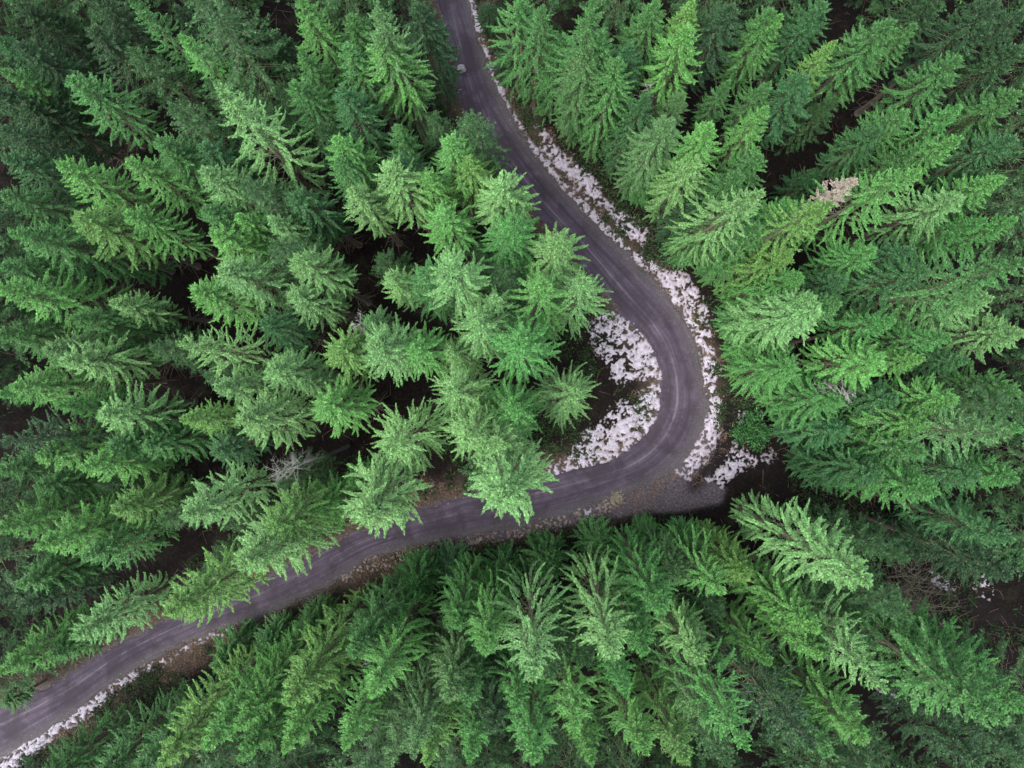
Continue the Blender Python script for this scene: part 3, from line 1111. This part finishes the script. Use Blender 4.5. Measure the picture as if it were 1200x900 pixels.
ROAD_CLEAR = 1.7
_num = ['twelve', 'one', 'two', 'three', 'four', 'five', 'six', 'seven', 'eight', 'nine', 'ten', 'eleven']
NTH = ['next to', 'second out from', 'third out from', 'fourth out from', 'fifth out from', 'sixth out from']

# things other than green spruces that a neighbour can be told by: (photo pixel, short name)
MARKS = [((540, 82), "the pale boulder on the road"), ((884, 508), "the round green bush by the ditch"), ((1000, 214), "the tan dead treetop"),
         ((1060, 700), "the bare grey shrub"), ((320, 556), "the grey dead snag"), ((212, 512), "the fallen log"),
         ((1004, 468), "the white broken snag"), ((786, 290), "the low bush at the snow trail")]


def label_trees():
    anchors = [(t['x'], t['y'], t['short'], t) for t in T_ if t['short']] + [(p[0], p[1], s, None) for p, s in MARKS]
    rest = [t for t in T_ if not t['label']]
    offers = {id(t): [] for t in rest}
    for ax, ay, short, at_ in anchors:
        sect = {}
        for t in rest:
            dx, dy = t['x'] - ax, t['y'] - ay
            h = int(round(math.degrees(math.atan2(dx, -dy)) / 30.0)) % 12
            sect.setdefault(h, []).append((math.hypot(dx, dy), id(t)))
        for h, lst in sect.items():
            lst.sort()
            for r, (d, i) in enumerate(lst[:5]):
                offers[i].append((d * (1 + 0.55 * r), r, h, short))
    for t in rest:
        d, r, h, short = min(offers[id(t)])
        look = WORD[t['c']] + ("" if t['k'] == 'f' else " " + SHAPE[t['k']])
        if len((look + ' ' + short).split()) > 8:
            look = WORD[t['c']]
        t['label'] = f"{look} spruce {NTH[r]} {short}, at {_num[h]} o'clock"


label_trees()
used = {}
for t in T_:
    used.setdefault(t['label'], []).append(t)
for lb, ts in used.items():
    assert len(ts) == 1, lb
    import re as _re
    _n = len(_re.findall(r"[A-Za-z0-9][A-Za-z0-9'-]*", lb))
    if _n > 16: print('LONG', _n, lb)
rt = random.Random(5)
BASES = []


def in_road(x, y, m):
    x, y = np.array([x]), np.array([y])
    if poly_sd(x, y, road_poly)[0] > -m:
        return True
    if poly_sd(x, y, SHOULDER)[0] > -0.8 * m:
        return True
    return any(poly_sd(x, y, sp)[0] > -0.75 * m for sp in SNOW_POLYS[:7])


def rl_side(x, y):
    """True on the inner side of the hairpin (the stand there is bare-stemmed)."""
    k = np.argmin((road_mid[:, 0] - x) ** 2 + (road_mid[:, 1] - y) ** 2)
    a, b_ = rl[::5][k], rr[::5][k]
    return (x - a[0]) ** 2 + (y - a[1]) ** 2 < (x - b_[0]) ** 2 + (y - b_[1]) ** 2


for t in T_:
    var = KINDS[t['k']]
    crown_me, trunk_me, H0, R0 = var[rt.randrange(len(var))]
    h = H0 * t['s'] * rt.uniform(0.94, 1.04)
    if t['k'] in 'fnw' and math.hypot(t['x'] - NADIR[0], t['y'] - NADIR[1]) > 190 and t['s'] < 1.06:
        h *= 0.94 if t['y'] > 600 and t['x'] > 180 else 0.80                                  # the younger stand away from the bend
    lean = (rt.gauss(0, 0.022), rt.gauss(0, 0.022))
    for _ in range(30):
        top = at(t['x'], t['y'], h)
        rot = Matrix.Rotation(lean[0], 3, 'X') @ Matrix.Rotation(lean[1], 3, 'Y')
        b = top - rot @ Vector((0, 0, h))
        if not in_road(b.x, b.y, ROAD_CLEAR * min(t['w'], 1.0) * (0.7 if rl_side(b.x, b.y) else 1)):
            break
        h *= 0.96
    if t['k'] in 'fn' and in_road(b.x, b.y, 5.5) and not (rl_side(b.x, b.y)):
        crown_me, trunk_me = KINDS['e'][rt.randrange(2)][:2]
    root = bpy.data.objects.new("spruce_tree", None)
    COL.objects.link(root)
    root.empty_display_size = 0.5
    root.location = (b.x, b.y, gz(b.x, b.y))
    sc_ = h / H0
    spin = rt.uniform(0, 6.283)
    root.rotation_euler = (rot @ Matrix.Rotation(spin, 3, 'Z')).to_euler()
    wv = t['w'] * rt.uniform(0.94, 1.06)
    wxy = wv if t['k'] == 'y' else wv * (0.55 + 0.45 * sc_)
    root.scale = (wxy, wxy, sc_)
    tag(root, t['label'], "tree", "spruces of the forest around the road")
    c = link("crown", crown_me, root)
    base = np.array(TINT[t['c']])
    j = rt.uniform(0.88, 1.12)
    hue = rt.uniform(-0.04, 0.04)
    c.color = (min(1, base[0] * j * (1 + hue)), min(1, base[1] * j), min(1, base[2] * j * (1 - hue)), 1)
    tr = link("trunk", trunk_me, root)
    BASES.append((b.x, b.y))

# ------------------------------------------------------------------ suppressed small spruces in between and the forest going on past the edges: one mass
CLEAR = at(695, 470)


def far_forest():
    crown = spruce_crown("mass", 77, R=2.8, full=9.0, base=0.15, nb=6, wstep=0.95, dens=0.42, frond=0.45, droop=0.3)
    nv = len(crown.vertices); co = np.empty(nv * 3, np.float32); crown.vertices.foreach_get("co", co); co = co.reshape(-1, 3)
    tone = np.empty(nv, np.float32); crown.attributes["tone"].data.foreach_get("value", tone)
    nq = len(crown.polygons); qq = np.empty(len(crown.loops), np.int32); crown.loops.foreach_get("vertex_index", qq); qq = qq.reshape(nq, 4)
    mi = np.empty(nq, np.int32); crown.polygons.foreach_get("material_index", mi)
    r = random.Random(3)
    pts = list(BASES)
    V, Q, Mi, Tn = [], [], [], []
    n = 0
    tries = 0
    cnt = 0
    while cnt < 300 and tries < 60000:
        tries += 1
        x, y = r.uniform(-55, 55), r.uniform(-43, 43)
        px, py = to_px(x, y, 24)
        inner = -10 < px < 1210 and -10 < py < 910
        if min((x - a) ** 2 + (y - b) ** 2 for a, b in pts) < (2.0 if inner else 2.5) ** 2 or in_road(x, y, 2.2):
            continue
        if line_dist(np.array([x]), np.array([y]), hollow)[0] < 3.5 or math.hypot(x - CLEAR.x, y - CLEAR.y) < 6.5:
            continue
        pts.append((x, y)); cnt += 1
        a = r.uniform(0, 6.28); s = r.uniform(0.5, 0.82) if inner else r.uniform(0.85, 1.05)
        ca, sa = math.cos(a) * s, math.sin(a) * s
        v = np.stack([co[:, 0] * ca - co[:, 1] * sa + x, co[:, 0] * sa + co[:, 1] * ca + y, co[:, 2] * s + gz(x, y)], 1)
        V.append(v); Q.append(qq + n); Mi.append(mi); Tn.append(tone); n += nv
    me = mesh_from("forest", np.concatenate(V), np.concatenate(Q), [M_NEEDLE, M_TWIGWOOD], False, np.concatenate(Mi), {"tone": np.concatenate(Tn)})
    print("forest quads", len(me.polygons), "crowns", [len(k[0].polygons) for v in KINDS.values() for k in v])
    o = link("forest", me)
    o.color = (0.030, 0.106, 0.030, 1)
    tag(o, "dark mass of smaller spruces between and beyond the tall ones", "forest", kind="stuff")


far_forest()


# ------------------------------------------------------------------ dead trees
def dead_tree(name, label, px, py, h, R, mat, n_limb=60, reach=0.5, seed=1, thick=1.0, cat="dead tree"):
    r = np.random.default_rng(seed)
    top = at(px, py, h)
    root = bpy.data.objects.new(name, None); COL.objects.link(root)
    g0 = gz(top.x, top.y)
    root.location = (top.x, top.y, g0)
    tag(root, label, cat)
    hh = h - g0
    z = np.linspace(-0.4, hh, 14)
    P = np.stack([0.08 * np.sin(z * 0.6), 0.08 * np.cos(z * 0.4), z], 1)
    v, q = tube(P, 0.17 * np.clip((hh - z) / hh, 0.04, 1) ** 0.8, 8)
    A = Acc(); A.add(v, q)
    link("trunk", A.mesh("trunk", [mat]), root)
    B = Acc()
    for i in range(n_limb):
        t = r.uniform(0, reach)
        zz = hh - 0.1 - t * hh
        L_ = R * min(1, 0.22 + t / (reach * 0.5)) * r.uniform(0.5, 1.15)
        a = r.uniform(0, 6.283)
        s = np.linspace(0, 1, 6)
        aa = a + r.normal(0, 0.2) * s
        pp = np.stack([L_ * s * np.cos(aa), L_ * s * np.sin(aa), zz + L_ * (r.uniform(-0.1, 0.5) * s - 0.45 * s * s)], 1)
        v, q = tube(pp, thick * (0.034 * (1 - 0.8 * s)), 4); B.add(v, q)
        for _ in range(int(5 + L_ * 5)):
            f = r.uniform(0.25, 0.98); fi = f * 5; i0 = min(int(fi), 4)
            b = pp[i0] * (1 - (fi - i0)) + pp[i0 + 1] * (fi - i0)
            d = (pp[i0 + 1] - pp[i0]); d = d / np.linalg.norm(d)
            lat = np.array([-d[1], d[0], 0]) * r.choice([-1, 1])
            dd = d * 0.6 + lat * 0.7 + np.array([0, 0, r.normal(-0.25, 0.25)])
            l2 = r.uniform(0.2, 0.5) * min(1, L_)
            v, q = tube([b, b + dd * l2 * 0.5, b + dd * l2 + np.array([0, 0, -0.06])], [0.013 * thick, 0.010 * thick, 0.003], 3); B.add(v, q)
    link("crown", B.mesh("crown", [mat]), root)
    return root


dead_tree("dead_tree", "grey bare dead snag with a pale starry top among green spruces", 320, 556, 20, 1.5, M_DEAD, 34, 0.30, 3, 0.8)
dead_tree("dead_tree", "white broken snag half hidden in the eastern forest", 1003, 462, 17, 1.1, M_DEAD, 26, 0.35, 4, 1.7)
dead_tree("dead_tree", "whitish dead top beside a pale spruce and a dark gap", 412, 378, 18.5, 1.0, M_DEAD, 16, 0.3, 5, 1.4)
dead_tree("dead_tree", "small forked white snag near the bottom edge", 338, 886, 17, 0.8, M_DEAD, 14, 0.25, 6, 1.5)
dead_tree("dead_tree", "tiny white snag in a black gap between two southern spruces", 424, 782, 16, 0.6, M_DEAD, 12, 0.25, 7, 1.6)
dead_tree("dead_tree", "thin dead spire with white twigs beside the symmetrical bright spruce", 764, 96, 15, 0.9, M_DEAD, 16, 0.3, 8, 1.3)

# the tan dead conifer: its needles still hang on
_c = spruce_crown("dead_crown", 31, H=22.0, R=0.85, full=3.5, nb=6, droop=0.1, frond=0.20, prof=0.7, wstep=0.5, base=0.72, gap=0.2, dens=0.8)
_c.materials[0] = M_TAN
_root = bpy.data.objects.new("dead_tree", None); COL.objects.link(_root)
_top = at(1001, 211, 22.0)
_root.location = (_top.x, _top.y, gz(_top.x, _top.y))
tag(_root, "tan dead conifer top, needles brown and dry, among green spruces", "dead tree")
link("crown", _c, _root)
link("trunk", spruce_trunk("dead_trunk", 531, 22.0, 0.2), _root)


# ------------------------------------------------------------------ shrubs
def shrub(name, label, px, py, h, R, color, seed, leaf=0.2, n=2600, cat="bush", z0=None):
    r = np.random.default_rng(seed)
    p = at(px, py, h * 0.7)
    root = bpy.data.objects.new(name, None); COL.objects.link(root)
    root.location = (p.x, p.y, gz(p.x, p.y))
    tag(root, label, cat)
    S = Acc(); Fo = Acc()
    tips = []
    for i in range(26):
        a = r.uniform(0, 6.283); e = r.uniform(0.25, 1.5)
        L_ = r.uniform(0.75, 1.05)
        end = np.array([R * L_ * math.cos(e) * math.cos(a), R * L_ * math.cos(e) * math.sin(a), h * L_ * (0.25 + 0.75 * math.sin(e))])
        mid = end * 0.5 + np.array([0, 0, 0.12 * h])
        v, q = tube([np.zeros(3) + [0.05 * math.cos(a), 0.05 * math.sin(a), -0.2], mid, end], [0.03, 0.02, 0.006], 5); S.add(v, q)
        tips += [end, (mid + end) / 2, mid * 0.4 + end * 0.6]
    tips = np.array(tips)
    c = tips[r.integers(0, len(tips), n)] + r.normal(0, 1, (n, 3)) * np.array([R * 0.16, R * 0.16, h * 0.10])
    c[:, 2] = np.maximum(c[:, 2], 0.08)
    d = r.normal(0, 1, (n, 3)); d[:, :2] += c[:, :2] / R * 1.2; d[:, 2] += 0.3
    d /= np.linalg.norm(d, axis=1)[:, None]
    up = np.stack([r.normal(0, .5, n), r.normal(0, .5, n), np.ones(n)], 1)
    s = np.cross(d, up); s /= np.linalg.norm(s, axis=1)[:, None]
    ln = leaf * r.uniform(0.6, 1.3, n); wd = ln * 0.42
    m = c + d * (ln * 0.45)[:, None]
    K = np.stack([c, m + s * (wd / 2)[:, None], c + d * ln[:, None], m - s * (wd / 2)[:, None]], 1).reshape(-1, 3)
    tn = np.repeat(np.clip(r.normal(0.45, 0.2, n), 0.05, 1), 4)
    Fo.add(K, np.arange(len(K)).reshape(-1, 4), 0, tn)
    link("stems", S.mesh("stems", [M_TWIGWOOD]), root)
    f = link("foliage", Fo.mesh("foliage", [M_NEEDLE], False), root)
    f.color = (*color, 1)
    return root


shrub("round_bush", "round deep green bush standing on the snow by the ditch", 885, 507, 1.9, 1.6, (0.055, 0.20, 0.055), 1, 0.24, 4200)
shrub("low_bush", "low dark green bush at the lower end of the snow trail", 790, 291, 1.8, 1.7, (0.04, 0.12, 0.04), 2, 0.24, 3400)
shrub("leafy_shrub", "large leafy shrub with pale flecked leaves beside the dark hollow", 1132, 636, 6.0, 2.5, (0.07, 0.17, 0.075), 3, 0.34, 4200)
shrub("leafy_shrub", "dark green leafy shrub at the head of the dark hollow", 1062, 628, 5.0, 2.2, (0.045, 0.15, 0.06), 4, 0.32, 3600)
shrub("leafy_shrub", "green leafy shrub close to the eastern edge above the dark hollow", 1186, 648, 6.0, 2.0, (0.05, 0.15, 0.06), 5, 0.32, 3400)


def bare_shrub():
    r = np.random.default_rng(9)
    p = at(1060, 692)
    A = Acc()
    for i in range(120):
        a = r.uniform(0, 6.283); L_ = r.uniform(0.8, 3.3)
        b0 = r.normal(0, 1.15, 2)
        s = np.linspace(0, 1, 6)
        aa = a + r.normal(0, 0.6) * s
        hh = r.uniform(0.5, 2.2)
        pp = np.stack([b0[0] + L_ * s * np.cos(aa) * 1.1, b0[1] + L_ * s * np.sin(aa) * 0.85, -0.1 + hh * np.sin(s * 2.4)], 1)
        v, q = tube(pp, 0.024 * (1 - 0.7 * s), 4); A.add(v, q, 0)
        for _ in range(6):
            f = r.integers(2, 6); d = np.array([math.cos(a + r.normal(0, 1)), math.sin(a + r.normal(0, 1)), r.uniform(-0.2, 0.5)])
            l2 = r.uniform(0.25, 0.8)
            v, q = tube([pp[f], pp[f] + d * l2 * 0.5, pp[f] + d * l2 + [0, 0, -0.1]], [0.012, 0.009, 0.003], 3); A.add(v, q, 0)
    o = link("bare_shrub", A.mesh("bare_shrub", [M_STRAW]), None, (p.x, p.y, gz(p.x, p.y)))
    tag(o, "tangled bare grey shrub at the edge of the dark hollow", "shrub")


bare_shrub()


# ------------------------------------------------------------------ boulder, stones, log, grass
def stone_mat(name, c0, c1):
    m, N, L, out = new_mat(name)
    tc = N.new("ShaderNodeTexCoord")
    n = noise(N, L, 5, 6, 0.65, tc.outputs["Object"])
    r = ramp(N, [(0.35, c0), (0.65, c1)])
    L.new(n.outputs["Fac"], r.inputs[0])
    p = principled(N, L, out, r.outputs[0], 0.85, 0.2)
    bump(N, L, p, n.outputs["Fac"], 0.5, 0.05)
    return m


M_STONE = stone_mat("pale_stone", (0.22, 0.20, 0.225), (0.42, 0.395, 0.43))
M_ROCK = stone_mat("verge_stone", (0.16, 0.125, 0.10), (0.36, 0.31, 0.27))


def rock_mesh(seed, size, flat=0.7, nu=14, nv=9):
    r = np.random.default_rng(seed)
    V, Q = [], []
    off = r.uniform(0, 50, 2)
    cuts = [(lambda v: v / np.linalg.norm(v))(r.normal(0, 1, 3)) for _ in range(7)]
    lev = r.uniform(0.62, 0.9, 7)
    for j in range(nv + 1):
        th = math.pi * j / nv
        for i in range(nu):
            ph = 2 * math.pi * i / nu
            d = np.array([math.sin(th) * math.cos(ph), math.sin(th) * math.sin(ph), math.cos(th)])
            rad = 1.0
            for c, l in zip(cuts, lev):
                k = d @ c
                if k > 0:
                    rad = min(rad, l / k)
            rad *= 0.94 + 0.12 * float(fbm(d[0] * 2 + off[0], d[1] * 2 + d[2] * 1.7 + off[1], seed, 3))
            V.append(d * rad * size * np.array([1, 0.82, flat]))
    for j in range(nv):
        for i in range(nu):
            Q.append((j * nu + i, (j + 1) * nu + i, (j + 1) * nu + (i + 1) % nu, j * nu + (i + 1) % nu))
    return np.array(V), np.array(Q, np.int32)


v, q = rock_mesh(4, 0.52, 0.55)
p = at(541, 82)
o = link("boulder", mesh_from("boulder", v, q, [M_STONE], True), None, (p.x, p.y, 0.20))
tag(o, "pale grey boulder lying alone on the upper road", "boulder")

STONES = [(560, 634, .26), (532, 642, .22), (506, 648, .30), (486, 656, .20), (662, 606, .24), (620, 622, .22), (604, 628, .18), (452, 662, .26), (420, 668, .24), (640, 612, .2), (866, 446, .24), (878, 462, .18)]
_rm = [mesh_from("verge_stone", *rock_mesh(20 + k, 1.0, 0.6, 10, 7), [M_ROCK], True) for k in range(4)]
for k, (px, py, s) in enumerate(STONES):
    p = at(px, py)
    o = link("stone", _rm[k % 4], None, (p.x, p.y, gz(p.x, p.y) + 0.04))
    o.scale = (s, s, s); o.rotation_euler = (0, 0, k * 1.3)
    tag(o, "small pale brown stone lying on the bare soil of the verge", "stone", "small stones on the road verge")


def log():
    a, b = at(194, 518), at(226, 508)
    A = Acc()
    n = 8
    s = np.linspace(0, 1, n)
    P = np.stack([a.x + (b.x - a.x) * s, a.y + (b.y - a.y) * s + 0.06 * np.sin(s * 5), np.full(n, 0.0)], 1)
    P[:, 2] = [gz(x, y) + 0.16 for x, y in P[:, :2]]
    v, q = tube(P, 0.19 - 0.07 * s, 10); A.add(v, q)
    for end, k in ((0, 0), (n - 1, 1)):
        ring = v[end * 10:end * 10 + 10]
        c = ring.mean(0)
        idx = [(i, (i + 1) % 10, 10, 10) for i in range(10)]
        vv = np.vstack([ring, c, c])
        A.add(vv, np.array([(i, (i + 1) % 10, 10, 11) for i in range(10)]))
    r = np.random.default_rng(3)
    for _ in range(16):
        f = r.integers(1, n - 1); d = r.normal(0, 1, 3); d[2] = abs(d[2]) * 0.6; d /= np.linalg.norm(d)
        L_ = r.uniform(0.3, 0.9)
        v, q = tube([P[f], P[f] + d * L_ * .5, P[f] + d * L_], [0.03, 0.02, 0.006], 4); A.add(v, q)
    o = link("fallen_log", A.mesh("fallen_log", [M_LOG]))
    tag(o, "brown fallen log on bare ground in a gap of the western forest", "log")


log()


def blades(name, label, cat, pts, n_per, h, spread, mat, seed, color=None, kind_="stuff", wid=0.03):
    r = np.random.default_rng(seed)
    A = Acc()
    for (x, y) in pts:
        z = gz(x, y)
        k = n_per
        a = r.uniform(0, 6.283, k); L_ = h * r.uniform(0.5, 1.2, k)
        b = np.stack([x + r.normal(0, spread, k), y + r.normal(0, spread, k), np.full(k, z)], 1)
        d = np.stack([np.cos(a) * 0.8, np.sin(a) * 0.8, r.uniform(0.4, 1.1, k)], 1); d /= np.linalg.norm(d, axis=1)[:, None]
        s = np.cross(d, np.array([0, 0, 1.0])); s /= np.linalg.norm(s, axis=1)[:, None]
        m = b + d * (L_ * .55)[:, None]
        t = b + d * L_[:, None]; t[:, 2] -= 0.15 * L_
        K = np.stack([b, m + s * wid, t, m - s * wid], 1).reshape(-1, 3)
        A.add(K, np.arange(len(K)).reshape(-1, 4), 0, np.repeat(np.clip(r.normal(0.4, 0.15, k), 0.05, 1), 4))
    o = link(name, A.mesh(name, [mat], False))
    if color: o.color = (*color, 1)
    return tag(o, label, cat, kind=kind_)


p = at(722, 583)
blades("grass_tuft", "pale yellow grass tuft at the outer road edge below the bend", "grass tuft", [(p.x, p.y)] * 3, 90, 0.5, 0.22, M_STRAW, 2, None, None)

_r = np.random.default_rng(77)
cand = _r.uniform((-47, -36), (47, 36), (26000, 2))
dm = line_dist(cand[:, 0], cand[:, 1], road_mid)
sdp = poly_sd(cand[:, 0], cand[:, 1], road_poly)
nz = fbm(cand[:, 0] * 0.35, cand[:, 1] * 0.35, 61, 3)
dw = np.minimum(line_dist(cand[:, 0], cand[:, 1], ditch), 9)
shd = poly_sd(cand[:, 0], cand[:, 1], SHOULDER)
sel = (sdp < -0.7) & (sdp > -6.5) & (nz > 0.50) & (dw > 0.8) & (shd < -0.2)
sp = [snow for snow in bpy.data.objects if snow.name.startswith("snow")]
dh_ = line_dist(cand[:, 0], cand[:, 1], hollow)
sel2 = (dh_ < 5.0) & (nz > 0.47) & (sdp < -0.7)
blades("undergrowth", "dark green low growth along the forest edge and in the hollow", "undergrowth", np.concatenate([cand[sel][:1500], cand[sel2][:420]]), 22, 0.42, 0.24, M_NEEDLE, 5, (0.040, 0.085, 0.028), wid=0.045)
sel = (sdp < -0.25) & (sdp > -2.6) & (nz < 0.52) & (nz > 0.36)
blades("dry_grass", "withered brown grass scattered over the road verges", "dry grass", cand[sel][:700], 16, 0.30, 0.20, M_LOG, 6, wid=0.02)


def gravel():
    A = Acc()
    r = np.random.default_rng(15)
    base = [rock_mesh(60 + k, 1.0, 0.6, 6, 4) for k in range(4)]
    sel = (sdp < 0.25) & (sdp > -1.6)
    for x, y in cand[sel][:1600]:
        v, q = base[r.integers(0, 4)]
        s = 0.03 + 0.10 * r.random() ** 3
        a = r.uniform(0, 6.28); ca, sa = math.cos(a) * s, math.sin(a) * s
        vv = np.stack([v[:, 0] * ca - v[:, 1] * sa + x, v[:, 0] * sa + v[:, 1] * ca + y, v[:, 2] * s + max(gz(x, y), 0.0) + 0.02], 1)
        A.add(vv, q, 0)
    o = link("gravel", A.mesh("gravel", [M_ROCK], True))
    tag(o, "loose gravel stones scattered along both edges of the road", "gravel", kind="stuff")


gravel()


def rubble():
    """The pale stony strip along the lower road edge below the bend."""
    r = np.random.default_rng(91)
    A = Acc()
    base = [rock_mesh(80 + k, 1.0, 0.55, 7, 5) for k in range(5)]
    line = catmull(W([(725, 586), (680, 602), (625, 619), (560, 633), (500, 644), (440, 660), (400, 676)]), 24)
    for _ in range(900):
        c = line[r.integers(0, len(line))] + np.array([r.normal(0, 0.15), r.normal(-0.12, 0.34)])
        if fbm(c[0] * 0.8, c[1] * 0.8, 71, 3) < 0.42:
            continue
        v, q = base[r.integers(0, 5)]
        s = 0.04 + 0.17 * r.random() ** 2.5
        a = r.uniform(0, 6.28); ca, sa = math.cos(a) * s, math.sin(a) * s
        A.add(np.stack([v[:, 0] * ca - v[:, 1] * sa + c[0], v[:, 0] * sa + v[:, 1] * ca + c[1], v[:, 2] * s + gz(c[0], c[1]) + 0.03], 1), q, 0)
    o = link("rubble", A.mesh("rubble", [M_ROCK], True))
    tag(o, "pale stony rubble strip along the lower road edge below the bend", "rubble", kind="stuff")


rubble()


def sticks():
    r = np.random.default_rng(25)
    A = Acc()
    sel = (sdp < -1.2) & (nz > 0.40)
    for x, y in cand[sel][:2600]:
        a = r.uniform(0, 6.28); L_ = r.uniform(0.3, 1.8); z = gz(x, y) + 0.04
        d = np.array([math.cos(a), math.sin(a), r.normal(0.03, 0.06)])
        p0 = np.array([x, y, z])
        v, q = tube([p0, p0 + d * L_ * .5 + r.normal(0, .04, 3), p0 + d * L_], [0.022, 0.016, 0.006], 3)
        A.add(v, q)
    for c_ in hollow[::2]:
        for _ in range(24):
            x, y = c_[0] + r.normal(0, 2.2), c_[1] + r.normal(0, 2.2)
            if abs(x) > 58 or abs(y) > 44:
                continue
            a = r.uniform(0, 6.28); L_ = r.uniform(0.4, 2.6); p0 = np.array([x, y, gz(x, y) + 0.06])
            d = np.array([math.cos(a), math.sin(a), r.normal(0.05, 0.08)])
            v, q = tube([p0, p0 + d * L_ * .5 + r.normal(0, .08, 3), p0 + d * L_], [0.028, 0.02, 0.006], 3)
            A.add(v, q)
    o = link("brushwood", A.mesh("brushwood", [M_LOG], False))
    tag(o, "fallen twigs and brushwood littering the forest floor", "brushwood", kind="stuff")


sticks()
